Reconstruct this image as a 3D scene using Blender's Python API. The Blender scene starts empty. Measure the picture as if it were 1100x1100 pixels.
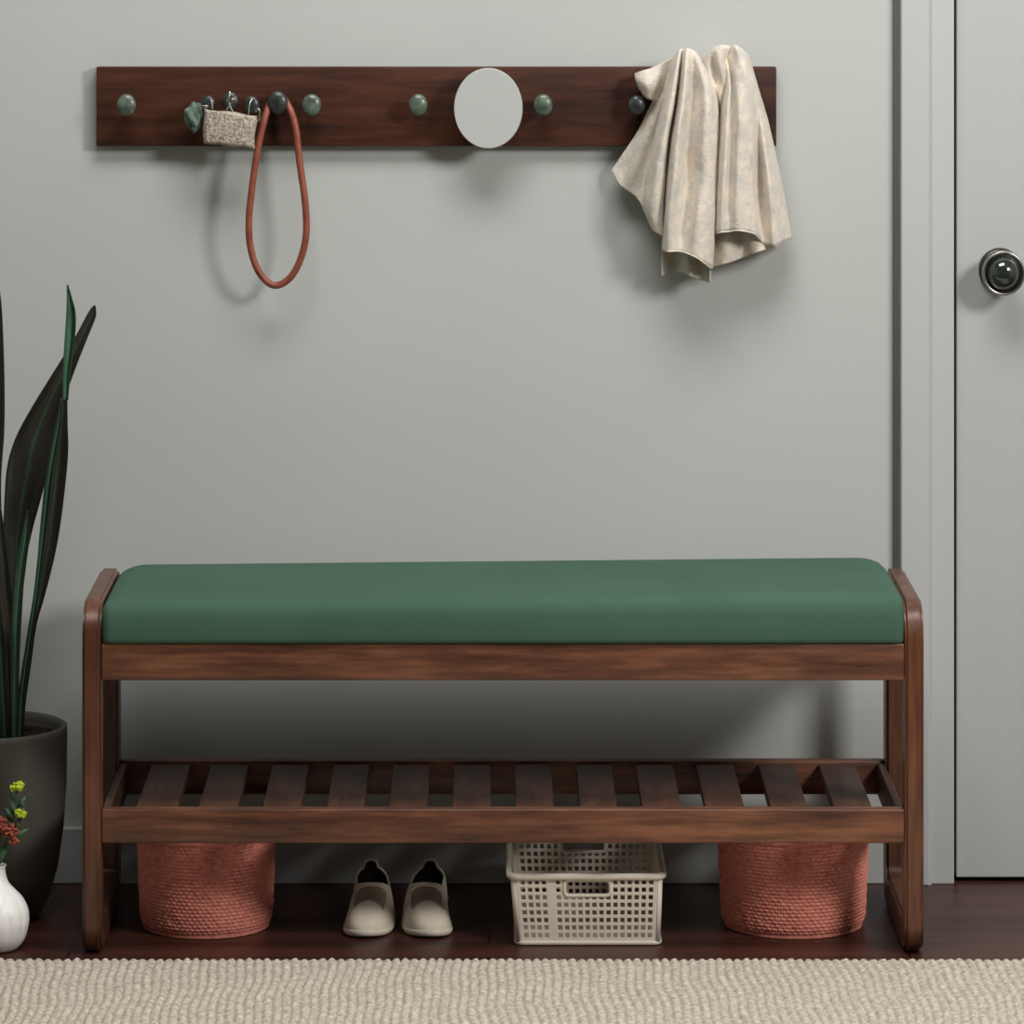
import bpy, bmesh, math, random
import numpy as np
from mathutils import Vector, Matrix, noise

# ------------------------------------------------------------------ camera, world, lights, exposure
SC = bpy.context.scene
COL = SC.collection
F, D0, CZ, VX, HY = 4996.0, 6.07, 1.456, 525.0, -170.0
WY = 0.44                                   # plane of the back wall
cam_d = bpy.data.cameras.new('camera'); cam = bpy.data.objects.new('camera', cam_d); COL.objects.link(cam)
cam.location = (0, -D0, CZ); cam.rotation_euler = (math.pi / 2, 0, 0)
cam_d.sensor_width = 36; cam_d.lens = 36 * F / 1100
cam_d.shift_x = (550 - VX) / 1100; cam_d.shift_y = -(550 - HY) / 1100
cam_d.clip_end = 50
SC.camera = cam

w = bpy.data.worlds.new('world'); SC.world = w; w.use_nodes = True
w.node_tree.nodes['Background'].inputs[0].default_value = (1.0, 0.98, 0.95, 1)
w.node_tree.nodes['Background'].inputs[1].default_value = 0.05

def area(name, loc, target, size, power, col=(1, 1, 1), sy=None):
    l = bpy.data.lights.new(name, 'AREA'); l.energy = power; l.color = col
    l.shape = 'RECTANGLE'; l.size = size; l.size_y = sy or size
    o = bpy.data.objects.new(name, l); COL.objects.link(o); o.location = loc
    o.rotation_euler = (Vector(target) - Vector(loc)).to_track_quat('-Z', 'Y').to_euler()
    return o
area('key_light', (2.15, -2.0, 2.15), (0.25, 0.4, 0.6), 0.6, 62, (1.0, 0.985, 0.965))
area('overhead_fill', (0.08, -0.85, 3.0), (0.0, 0.0, 0.4), 1.5, 62, (1.0, 0.99, 0.98), 0.9)  # added fill from overhead, no lamp fixture there
SC.view_settings.view_transform = 'Standard'; SC.view_settings.look = 'None'
SC.view_settings.gamma = 1; SC.view_settings.use_curve_mapping = False
SC.view_settings.exposure = -0.04

# ------------------------------------------------------------------ helpers
def P(px, py, Y):
    s = F / (D0 + Y)
    return Vector(((px - VX) / s, Y, CZ - (py - HY) / s))
def PX(px, Y): return (px - VX) * (D0 + Y) / F
def PZ(py, Y): return CZ - (py - HY) * (D0 + Y) / F

def srgb(r, g, b):
    f = lambda c: (c / 255 / 12.92) if c / 255 <= 0.04045 else ((c / 255 + 0.055) / 1.055) ** 2.4
    return (f(r), f(g), f(b), 1)

def mat(name, col, rough=0.6, metal=0.0, spec=0.5, coat=0.0):
    m = bpy.data.materials.new(name); m.use_nodes = True
    b = m.node_tree.nodes['Principled BSDF']
    b.inputs['Base Color'].default_value = col; b.inputs['Roughness'].default_value = rough
    b.inputs['Metallic'].default_value = metal; b.inputs['Specular IOR Level'].default_value = spec
    b.inputs['Coat Weight'].default_value = coat
    return m
def nd(m, t, **kw):
    n = m.node_tree.nodes.new(t)
    for k, v in kw.items():
        if k in n.inputs: n.inputs[k].default_value = v
        else: setattr(n, k, v)
    return n
def lk(m, a, b): m.node_tree.links.new(a, b)
def bsdf(m): return m.node_tree.nodes['Principled BSDF']
def coords(m, scale=(1, 1, 1), kind='Object'):
    tc = nd(m, 'ShaderNodeTexCoord'); mp = nd(m, 'ShaderNodeMapping')
    mp.inputs['Scale'].default_value = scale
    lk(m, tc.outputs[kind], mp.inputs['Vector']); return mp.outputs['Vector']
def ramp(m, fac, stops):
    r = nd(m, 'ShaderNodeValToRGB'); e = r.color_ramp.elements
    e[0].position, e[0].color = stops[0]; e[1].position, e[1].color = stops[1]
    for p, c in stops[2:]:
        x = e.new(p); x.color = c
    lk(m, fac, r.inputs['Fac']); return r.outputs['Color']
def bump(m, h, strength=0.3, dist=0.002, prev=None):
    b = nd(m, 'ShaderNodeBump'); b.inputs['Strength'].default_value = strength; b.inputs['Distance'].default_value = dist
    lk(m, h, b.inputs['Height'])
    if prev is not None: lk(m, prev, b.inputs['Normal'])
    lk(m, b.outputs['Normal'], bsdf(m).inputs['Normal']); return b.outputs['Normal']
def noise_n(m, vec, scale, detail=4, rough=0.55):
    n = nd(m, 'ShaderNodeTexNoise'); n.inputs['Scale'].default_value = scale
    n.inputs['Detail'].default_value = detail; n.inputs['Roughness'].default_value = rough
    lk(m, vec, n.inputs['Vector']); return n.outputs['Fac']
def wood(name, dark, mid, light, axis='X', rough=0.42, spec=0.5):
    m = mat(name, mid, rough, spec=spec)
    sc = {'X': (2.2, 26, 26), 'Y': (26, 2.2, 26), 'Z': (26, 26, 2.2)}[axis]
    v = coords(m, sc)
    sc2 = {'X': (1.6, 6, 6), 'Y': (6, 1.6, 6), 'Z': (6, 6, 1.6)}[axis]
    v2 = coords(m, sc2)
    a = noise_n(m, v, 3.0, 8, 0.65); b = noise_n(m, v2, 2.6, 5, 0.6)
    mx = nd(m, 'ShaderNodeMath', operation='MULTIPLY_ADD'); lk(m, a, mx.inputs[0]); mx.inputs[1].default_value = 0.55
    ad = nd(m, 'ShaderNodeMath', operation='MULTIPLY'); lk(m, b, ad.inputs[0]); ad.inputs[1].default_value = 0.45
    lk(m, ad.outputs[0], mx.inputs[2])
    c = ramp(m, mx.outputs[0], [(0.38, dark), (0.62, light), (0.5, mid)])
    lk(m, c, bsdf(m).inputs['Base Color'])
    bump(m, a, 0.15, 0.001)
    return m

def obj(name, bm, m, parent=None, smooth=False, mods=None):
    me = bpy.data.meshes.new(name)
    bmesh.ops.recalc_face_normals(bm, faces=bm.faces[:])
    bm.to_mesh(me); bm.free()
    return obj_me(name, me, m, parent, smooth)
def obj_me(name, me, m, parent=None, smooth=False):
    for mm in (m if isinstance(m, (list, tuple)) else [m]): me.materials.append(mm)
    if smooth: me.polygons.foreach_set('use_smooth', [True] * len(me.polygons))
    o = bpy.data.objects.new(name, me); COL.objects.link(o)
    if parent: o.parent = parent; o.matrix_parent_inverse = Matrix.Translation(-parent.location)
    return o
def thing(name, label, cat, loc=(0, 0, 0), group=None):
    o = bpy.data.objects.new(name, None); COL.objects.link(o); o.location = loc; o.empty_display_size = 0.03
    return tag(o, label, cat, group)
def tag(o, label, cat, group=None):
    o['label'] = label; o['category'] = cat
    if group: o['group'] = group
    return o
def struct(name, bm, m, parent=None, **k):
    o = obj(name, bm, m, parent, **k); o['kind'] = 'structure'; return o
def bx(bm, lo, hi, bev=0.0, seg=3):
    c = [(a + b) / 2 for a, b in zip(lo, hi)]; s = [abs(b - a) for a, b in zip(lo, hi)]
    r = bmesh.ops.create_cube(bm, size=1, matrix=Matrix.Translation(c) @ Matrix.Diagonal((*s, 1)))
    if bev > 0:
        es = set(e for v in r['verts'] for e in v.link_edges)
        bmesh.ops.bevel(bm, geom=list(es), offset=bev, segments=seg, affect='EDGES', profile=0.5)
    return bm
def box(lo, hi, bev=0.0, seg=3): return bx(bmesh.new(), lo, hi, bev, seg)
def catmull(pts, n):
    pts = [np.array(p, float) for p in pts]; m = len(pts) - 1
    e = [2 * pts[0] - pts[1]] + pts + [2 * pts[-1] - pts[-2]]
    out = []
    for i in range(n):
        t = i / (n - 1) * m; k = min(int(t), m - 1); t -= k
        a, b, c, d = e[k], e[k + 1], e[k + 2], e[k + 3]
        out.append(0.5 * (2 * b + (c - a) * t + (2 * a - 5 * b + 4 * c - d) * t * t + (3 * b - a - 3 * c + d) * t ** 3))
    return out
def tube(bm, path, rad, seg=12, closed=False, cap=True, flat=1.0):
    path = [Vector(p) for p in path]; n = len(path)
    rr = rad if isinstance(rad, (list, tuple)) else [rad] * n
    rings = []; prev = None
    for i, p in enumerate(path):
        if closed: t = (path[(i + 1) % n] - path[i - 1])
        else: t = path[min(i + 1, n - 1)] - path[max(i - 1, 0)]
        t.normalize()
        if prev is None:
            a = Vector((0, 1, 0)) if abs(t.y) < 0.9 else Vector((1, 0, 0)); prev = a
        u = (prev - t * prev.dot(t)).normalized(); prev = u; v = t.cross(u)
        rings.append([bm.verts.new(p + (u * math.cos(k * 2 * math.pi / seg) * flat + v * math.sin(k * 2 * math.pi / seg)) * rr[i]) for k in range(seg)])
    for i in range(n if closed else n - 1):
        a, b = rings[i], rings[(i + 1) % n]
        for k in range(seg): bm.faces.new((a[k], a[(k + 1) % seg], b[(k + 1) % seg], b[k]))
    if cap and not closed: bm.faces.new(rings[0]); bm.faces.new(rings[-1][::-1])
    return bm
def lathe(bm, prof, c=(0, 0, 0), axis='Z', seg=48, sx=1.0, fn=None):
    """prof: (r, h) list; h along the axis. axis 'Y-': h grows towards the viewer"""
    c = Vector(c); rings = []
    for r, h in prof:
        if r < 1e-6:
            p = Vector((0, 0, h)) if axis == 'Z' else Vector((0, -h, 0))
            rings.append([bm.verts.new(c + p)]); continue
        ring = []
        for k in range(seg):
            a = 2 * math.pi * k / seg; q = r * (fn(a, h) if fn else 1)
            p = Vector((q * math.cos(a) * sx, q * math.sin(a), h)) if axis == 'Z' else Vector((q * math.cos(a) * sx, -h, q * math.sin(a)))
            ring.append(bm.verts.new(c + p))
        rings.append(ring)
    for a, b in zip(rings, rings[1:]):
        for k in range(seg):
            if len(a) == 1 and len(b) == 1: break
            if len(a) == 1: bm.faces.new((a[0], b[k], b[(k + 1) % seg]))
            elif len(b) == 1: bm.faces.new((a[k], a[(k + 1) % seg], b[0]))
            else: bm.faces.new((a[k], a[(k + 1) % seg], b[(k + 1) % seg], b[k]))
    return bm
def grid_faces(nu, nv, wrap=False):
    i = np.arange(nu if wrap else nu - 1)[:, None]; j = np.arange(nv - 1)[None, :]
    a = i * nv + j; b = ((i + 1) % nu) * nv + j
    return np.stack([a, b, b + 1, a + 1], -1).reshape(-1, 4)
def np_mesh(name, co, faces):
    me = bpy.data.meshes.new(name)
    me.vertices.add(len(co)); me.vertices.foreach_set('co', co.astype(np.float32).ravel())
    n = len(faces); me.loops.add(n * 4); me.polygons.add(n)
    me.loops.foreach_set('vertex_index', faces.astype(np.int32).ravel())
    me.polygons.foreach_set('loop_start', np.arange(0, n * 4, 4, dtype=np.int32))
    me.polygons.foreach_set('loop_total', np.full(n, 4, dtype=np.int32))
    me.update(calc_edges=True); me.validate(); return me

# ------------------------------------------------------------------ materials
M = {}
m = mat('wall_paint', srgb(186, 188, 184), 0.75, spec=0.25)
v = coords(m, (1, 1, 1)); n1 = noise_n(m, v, 1.3, 3); n2 = noise_n(m, v, 420, 2)
lk(m, ramp(m, n1, [(0.35, srgb(183, 185, 181)), (0.65, srgb(188, 190, 186))]), bsdf(m).inputs['Base Color'])
bump(m, n2, 0.10, 0.0006); M['wall'] = m
M['door'] = mat('door_paint', srgb(178, 180, 177), 0.5, spec=0.4)
v = coords(M['door'], (1, 1, 1)); bump(M['door'], noise_n(M['door'], v, 300, 2), 0.06, 0.0005)
M['trim'] = mat('trim_paint', srgb(184, 186, 184), 0.4, spec=0.45)
M['dark'] = mat('dark_void', srgb(24, 18, 15), 0.9, spec=0.1)
M['ceil'] = mat('ceiling_paint', srgb(150, 150, 148), 0.9, spec=0.1)
M['woodX'] = wood('walnut_along', srgb(60, 33, 22), srgb(98, 60, 41), srgb(134, 86, 60), 'X')
M['woodZ'] = wood('walnut_upright', srgb(60, 33, 22), srgb(90, 54, 37), srgb(114, 72, 50), 'Z', 0.34)
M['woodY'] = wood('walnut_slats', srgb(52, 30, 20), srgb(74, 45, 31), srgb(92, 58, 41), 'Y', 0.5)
M['rack'] = wood('rack_walnut', srgb(44, 24, 17), srgb(66, 36, 24), srgb(82, 47, 32), 'X', 0.55, 0.25)
# dark plank floor
m = mat('dark_plank_floor', srgb(50, 28, 22), 0.38, spec=0.3)
v = coords(m, (1, 1, 1)); br = nd(m, 'ShaderNodeTexBrick'); lk(m, v, br.inputs['Vector'])
br.inputs['Scale'].default_value = 1.0; br.inputs['Brick Width'].default_value = 1.1; br.inputs['Row Height'].default_value = 0.075
br.inputs['Mortar Size'].default_value = 0.0016; br.inputs['Color1'].default_value = srgb(74, 42, 34); br.inputs['Color2'].default_value = srgb(58, 33, 27)
br.inputs['Mortar'].default_value = srgb(14, 8, 6)
g = noise_n(m, coords(m, (2.0, 30, 30)), 2.5, 7, 0.65)
mx = nd(m, 'ShaderNodeMixRGB', blend_type='MULTIPLY'); mx.inputs[0].default_value = 0.75
lk(m, br.outputs['Color'], mx.inputs[1]); lk(m, ramp(m, g, [(0.3, (0.45, 0.42, 0.42, 1)), (0.7, (1.35, 1.3, 1.3, 1))]), mx.inputs[2])
lk(m, mx.outputs[0], bsdf(m).inputs['Base Color']); bump(m, g, 0.12, 0.001); M['floor'] = m
# green cushion cloth
m = mat('green_upholstery', srgb(72, 114, 90), 0.85, spec=0.2)

v = coords(m, (1, 1, 1)); bump(m, noise_n(m, v, 900, 2), 0.25, 0.0006)
lk(m, ramp(m, noise_n(m, v, 6, 3), [(0.3, srgb(63, 92, 75)), (0.7, srgb(70, 99, 81))]), bsdf(m).inputs['Base Color']); M['green'] = m
# stone knobs
m = mat('green_stone', srgb(62, 78, 68), 0.3, spec=0.55)
lk(m, ramp(m, noise_n(m, coords(m), 90, 5), [(0.35, srgb(62, 74, 64)), (0.7, srgb(108, 122, 106))]), bsdf(m).inputs['Base Color']); M['stone'] = m
m = mat('dark_stone', srgb(40, 42, 40), 0.32, spec=0.5)
lk(m, ramp(m, noise_n(m, coords(m), 70, 4), [(0.35, srgb(32, 35, 32)), (0.75, srgb(64, 70, 64))]), bsdf(m).inputs['Base Color']); M['stone2'] = m
M['knobglass'] = mat('dark_green_enamel', srgb(34, 42, 36), 0.12, spec=0.7, coat=0.8)
M['silver'] = mat('polished_metal', srgb(176, 174, 168), 0.3, metal=1.0)
M['bronze'] = mat('dark_metal', srgb(74, 72, 66), 0.38, metal=0.9)
M['mirror'] = mat('mirror_reflection_grey', srgb(182, 184, 180), 0.35, metal=0.0, spec=0.3)  # diffuse grey painted in place of the wall reflected in the mirror
m = mat('leather', srgb(140, 70, 52), 0.42, spec=0.45)
v = coords(m); lk(m, ramp(m, noise_n(m, v, 60, 4), [(0.3, srgb(118, 58, 43)), (0.7, srgb(148, 82, 62))]), bsdf(m).inputs['Base Color'])
bump(m, noise_n(m, v, 500, 2), 0.3, 0.0005); M['leather'] = m
# linen
m = mat('linen', srgb(214, 202, 184), 0.9, spec=0.15); bsdf(m).inputs['Sheen Weight'].default_value = 0.2
v = coords(m); n1 = noise_n(m, v, 48, 7, 0.7); n2 = noise_n(m, v, 420, 4, 0.7)
lk(m, ramp(m, n1, [(0.34, srgb(203, 199, 191)), (0.62, srgb(236, 223, 204))]), bsdf(m).inputs['Base Color'])
nb = bump(m, n1, 0.55, 0.006); bump(m, n2, 0.8, 0.0018, nb); M['linen'] = m
# tweed pouch
m = mat('tweed', srgb(168, 156, 140), 0.9, spec=0.1); v = coords(m, (1, 1, 1))
vo = nd(m, 'ShaderNodeTexVoronoi'); vo.inputs['Scale'].default_value = 420; lk(m, v, vo.inputs['Vector'])
lk(m, ramp(m, noise_n(m, v, 300, 2), [(0.36, srgb(128, 116, 106)), (0.62, srgb(192, 180, 164)), (0.48, srgb(160, 149, 136))]), bsdf(m).inputs['Base Color'])
bump(m, vo.outputs['Distance'], 0.6, 0.0012); M['tweed'] = m
m = mat('green_felt', srgb(74, 98, 84), 0.85, spec=0.15)
lk(m, ramp(m, noise_n(m, coords(m), 120, 3), [(0.3, srgb(70, 86, 76)), (0.7, srgb(116, 134, 118))]), bsdf(m).inputs['Base Color']); M['felt'] = m
# coral weave
m = mat('coral_weave', srgb(178, 92, 80), 0.75, spec=0.25)
lk(m, ramp(m, noise_n(m, coords(m), 160, 4), [(0.3, srgb(198, 114, 96)), (0.7, srgb(230, 150, 132))]), bsdf(m).inputs['Base Color']); M['coral'] = m
M['plastic'] = mat('ivory_plastic', srgb(238, 228, 210), 0.45, spec=0.45)
# rug
m = mat('rug_wool', srgb(190, 178, 158), 0.95, spec=0.1); v = coords(m)
lk(m, ramp(m, noise_n(m, v, 130, 4), [(0.3, srgb(160, 150, 134)), (0.7, srgb(216, 206, 191))]), bsdf(m).inputs['Base Color'])
bump(m, noise_n(m, v, 900, 3), 0.5, 0.0015); M['rug'] = m
M['pot'] = mat('pot_clay', srgb(78, 75, 68), 0.8, spec=0.25)
v = coords(M['pot']); bump(M['pot'], noise_n(M['pot'], v, 260, 3), 0.12, 0.0008)
M['soil'] = mat('soil', srgb(34, 27, 22), 1.0, spec=0.1); bump(M['soil'], noise_n(M['soil'], coords(M['soil']), 160, 5), 1.0, 0.006)
M['vase'] = mat('white_ceramic', srgb(240, 237, 232), 0.35, spec=0.45)
def leafmat(name, edge, midc, rib, ribw=0.04):
    m = mat(name, edge, 0.38, spec=0.4)
    uv = nd(m, 'ShaderNodeUVMap'); uv.uv_map = 'UVMap'; sp = nd(m, 'ShaderNodeSeparateXYZ'); lk(m, uv.outputs[0], sp.inputs[0])
    nz = noise_n(m, coords(m, (40, 40, 5)), 2.5, 4)
    ma = nd(m, 'ShaderNodeMath', operation='MULTIPLY_ADD'); lk(m, nz, ma.inputs[0]); ma.inputs[1].default_value = 0.16; lk(m, sp.outputs[0], ma.inputs[2])
    c = ramp(m, ma.outputs[0], [(0.0, edge), (1.0, edge), (0.38, midc), (0.58 - ribw, midc), (0.58, rib), (0.58 + ribw, midc), (0.82, edge)])
    lk(m, c, bsdf(m).inputs['Base Color']); bump(m, nz, 0.15, 0.001); return m
M['leaf'] = leafmat('dark_leaf', srgb(32, 27, 21), srgb(44, 41, 33), srgb(48, 72, 54), 0.07)
M['leaf2'] = leafmat('dark_green_leaf', srgb(30, 40, 28), srgb(40, 70, 50), srgb(72, 112, 84), 0.1)
M['leafg'] = leafmat('bright_green_leaf', srgb(42, 68, 50), srgb(66, 104, 78), srgb(92, 130, 102), 0.12)
M['stem'] = mat('stem_green', srgb(60, 96, 66), 0.6)
M['yellow'] = mat('yellow_petals', srgb(176, 190, 30), 0.6); M['rust'] = mat('rust_petals', srgb(132, 60, 38), 0.75)
lk(M['rust'], ramp(M['rust'], noise_n(M['rust'], coords(M['rust']), 300, 2), [(0.3, srgb(104, 42, 28)), (0.7, srgb(166, 82, 52))]), bsdf(M['rust']).inputs['Base Color'])
m = mat('shoe_canvas', srgb(226, 214, 194), 0.8, spec=0.2); bump(m, noise_n(m, coords(m), 900, 2), 0.3, 0.0006); M['canvas'] = m
M['gore'] = mat('shoe_elastic', srgb(172, 154, 134), 0.85, spec=0.1)
M['rubber'] = mat('shoe_rubber', srgb(222, 212, 194), 0.5)
M['lining'] = mat('shoe_lining', srgb(40, 34, 29), 0.95, spec=0.1)

# ------------------------------------------------------------------ the room
RX0, RX1, RY, RZ = -2.3, 2.6, -6.6, 3.1
xc0, xc1, xj1 = PX(968, 0.42), PX(998, 0.42), PX(1024.6, 0.43)
xd0, xd1 = PX(1027.2, 0.446), PX(1027.2, 0.446) + 0.80
struct('floor', box((RX0, RY, -0.05), (RX1, WY + 0.12, 0)), M['floor'])
bm = bmesh.new()
xg = PX(958.5, WY)  # recess added beside the casing to deepen the shade in that strip
bx(bm, (RX0, WY, 0), (xg, WY + 0.12, RZ)); bx(bm, (xg, WY + 0.028, 0), (xc0 + 0.02, WY + 0.12, RZ)); bx(bm, (xd1 + 0.02, WY, 0), (RX1, WY + 0.12, RZ)); bx(bm, (xc0 + 0.02, WY, 2.04), (xd1 + 0.02, WY + 0.12, RZ))
struct('wall_back', bm, M['wall'])
struct('wall_left', box((RX0 - 0.1, RY, 0), (RX0, WY + 0.12, RZ)), M['wall'])
struct('wall_right', box((RX1, RY, 0), (RX1 + 0.1, WY + 0.12, RZ)), M['wall'])
struct('ceiling', box((RX0 - 0.1, RY, RZ), (RX1 + 0.1, WY + 0.12, RZ + 0.1)), M['ceil'])
bm = bmesh.new(); bx(bm, (RX0, WY - 0.013, 0), (xg, WY, 0.078), 0.002)
struct('baseboard_back', bm, M['trim'])
# door casing: flat board, raised bead, inner flat
bm = bmesh.new()
bx(bm, (xc0, WY - 0.024, 0), (xc1, WY + 0.02, 2.06), 0.002)
prof = [(xc1 - 0.0012 + 0.0056 * k / 8, WY - 0.0238 + 0.0098 * (k / 8) ** 1.15) for k in range(9)]
vs = [[bm.verts.new((p[0], p[1], z)) for p in prof] for z in (0, 2.06)]
for k in range(8): bm.faces.new((vs[0][k], vs[0][k + 1], vs[1][k + 1], vs[1][k]))
struct('trim_1', bm, M['trim'])
struct('trim_2', box((xc1 + 0.0001, WY - 0.014, 0), (xj1, WY + 0.06, 2.05), 0.0015), M['trim'])
struct('trim_3', box((xd1 + 0.003, WY - 0.024, 0), (xd1 + 0.07, WY + 0.02, 2.06), 0.002), M['trim'])
struct('door_gap_shade', box((xj1 - 0.001, WY + 0.05, 0), (xd1 + 0.02, WY + 0.09, 2.05)), M['dark'])  # dark sheet behind the door, shade of the gap put into its colour
struct('trim_5', box((xj1, WY - 0.024, 2.035), (xd1 + 0.003, WY + 0.02, 2.10), 0.002), M['trim'])
door = struct('door_1', box((xd0, WY + 0.002, 0.006), (xd1, WY + 0.042, 2.03), 0.0015), M['door'])
kc = P(1074, 290, WY)
kx = kc.x; kz = kc.z
r0 = obj('door_knob_rosette', lathe(bmesh.new(), [(0.0, 0), (0.030, 0.0), (0.0312, 0.003), (0.030, 0.007), (0.026, 0.009), (0.0, 0.009)], (kx, WY + 0.002, kz), 'Y', 56, 0.95), M['bronze'], door, True)
k0 = obj('door_knob', lathe(bmesh.new(), [(0.0, 0.0), (0.013, 0.0), (0.012, 0.022), (0.018, 0.030), (0.0285, 0.036), (0.0315, 0.041), (0.0315, 0.046), (0.029, 0.050), (0.0, 0.050)], (kx, WY + 0.002, kz), 'Y', 56, 0.95), M['bronze'], door, True)
k0['label'] = 'dark metal door knob with a green domed centre'
obj('knob_ring', lathe(bmesh.new(), [(0.0235, 0.047), (0.027, 0.053), (0.0295, 0.0555), (0.0312, 0.053), (0.0312, 0.047), (0.0235, 0.047)], (kx, WY + 0.002, kz), 'Y', 56, 0.95), M['silver'], k0, True)
obj('knob_dome', lathe(bmesh.new(), [(0.024 * math.cos(t), 0.049 + 0.021 * math.sin(t)) for t in [i * math.pi / 24 for i in range(12)]] + [(0, 0.07)], (kx, WY + 0.002, kz), 'Y', 56, 0.95), M['knobglass'], k0, True)

# ------------------------------------------------------------------ bench
BD, BH = 0.34, 0.462
X0, X1 = PX(88, 0), PX(992.5, 0); T = 0.0245
bench = thing('bench', 'long dark walnut bench with green padded seat and slatted shoe shelf', 'bench', ((X0 + X1) / 2, BD / 2, 0))
def rrect(y0, y1, z0, z1, r, n=10, rb=None):
    rb = rb or r; out = []
    for cx, cz, a, q in ((y1 - r, z1 - r, 0, r), (y0 + r, z1 - r, 90, r), (y0 + rb, z0 + rb, 180, rb), (y1 - rb, z0 + rb, 270, rb)):
        for i in range(n + 1):
            t = math.radians(a + 90 * i / n); out.append((cx + q * math.cos(t), cz + q * math.sin(t)))
    return out
def side_frame(x0, x1):
    bm = bmesh.new()
    o = rrect(0, BD, 0, BH, 0.050, 12, 0.040); i = rrect(0.044, BD - 0.044, 0.044, BH - 0.044, 0.014, 12)
    n = len(o); V = {}
    for nm, pts in (('o', o), ('i', i)):
        for xi, x in enumerate((x0, x1)): V[nm, xi] = [bm.verts.new((x, p[0], p[1])) for p in pts]
    for k in range(n):
        j = (k + 1) % n
        bm.faces.new((V['o', 0][k], V['o', 0][j], V['i', 0][j], V['i', 0][k]))
        bm.faces.new((V['o', 1][k], V['o', 1][j], V['i', 1][j], V['i', 1][k]))
        bm.faces.new((V['o', 0][k], V['o', 0][j], V['o', 1][j], V['o', 1][k]))
        bm.faces.new((V['i', 0][k], V['i', 0][j], V['i', 1][j], V['i', 1][k]))
    bmesh.ops.recalc_face_normals(bm, faces=bm.faces[:])
    es = [bm.edges.get((V[nm, xi][k], V[nm, xi][(k + 1) % n])) for nm in 'oi' for xi in (0, 1) for k in range(n)]
    bmesh.ops.bevel(bm, geom=es, offset=0.0042, segments=3, affect='EDGES')
    return bm
def auto_smooth(o, deg=40):
    me = o.data; me.polygons.foreach_set('use_smooth', [True] * len(me.polygons))
    b = bmesh.new(); b.from_mesh(me)
    for e in b.edges:
        if len(e.link_faces) == 2 and e.calc_face_angle(0) > math.radians(deg): e.smooth = False
    b.to_mesh(me); b.free(); return o
for a in (X0, X1 - T): auto_smooth(obj('side_frame', side_frame(a, a + T), M['woodZ'], bench))
xi0, xi1 = X0 + T, X1 - T
e = 0.0006
def part(name, lo, hi, m, bev=0.002): return auto_smooth(obj(name, box(lo, hi, bev), m, bench))
zr1, zr0 = PZ(691.5, 0.004), PZ(731, 0.004)
part('seat_rail', (xi0 + e, 0.004, zr0), (xi1 - e, 0.026, zr1), M['woodX'])
part('seat_rail', (xi0 + e, BD - 0.030, zr0), (xi1 - e, BD - 0.008, zr1), M['woodX'])
part('seat_board', (xi0 + e, 0.0265, zr1 - 0.016), (xi1 - e, BD - 0.0305, zr1 - 0.0005), M['woodX'], 0.001)
sz1, sz0 = PZ(869.5, 0.004), PZ(906, 0.004)
part('shelf_rail', (xi0 + e, 0.004, sz0), (xi1 - e, 0.024, sz1), M['woodX'])
part('shelf_rail', (xi0 + e, BD - 0.030, sz0 + 0.001), (xi1 - e, BD - 0.010, sz1 + 0.003), M['woodX'])
for a in (xi0 + e, xi1 - e - 0.010):
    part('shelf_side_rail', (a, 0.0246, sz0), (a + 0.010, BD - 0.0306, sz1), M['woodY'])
slx = [(146, 190), (213, 255), (282, 323), (351, 391), (418, 459), (486, 527), (554, 595), (623, 663), (690, 732), (758, 800), (828, 868), (896, 937)]
for a, b in slx:
    part('slat', (PX(a, 0.025), 0.0246, sz1 - 0.016), (PX(b, 0.025), BD - 0.0306, sz1 - 0.0015), M['woodY'], 0.0015)
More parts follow.
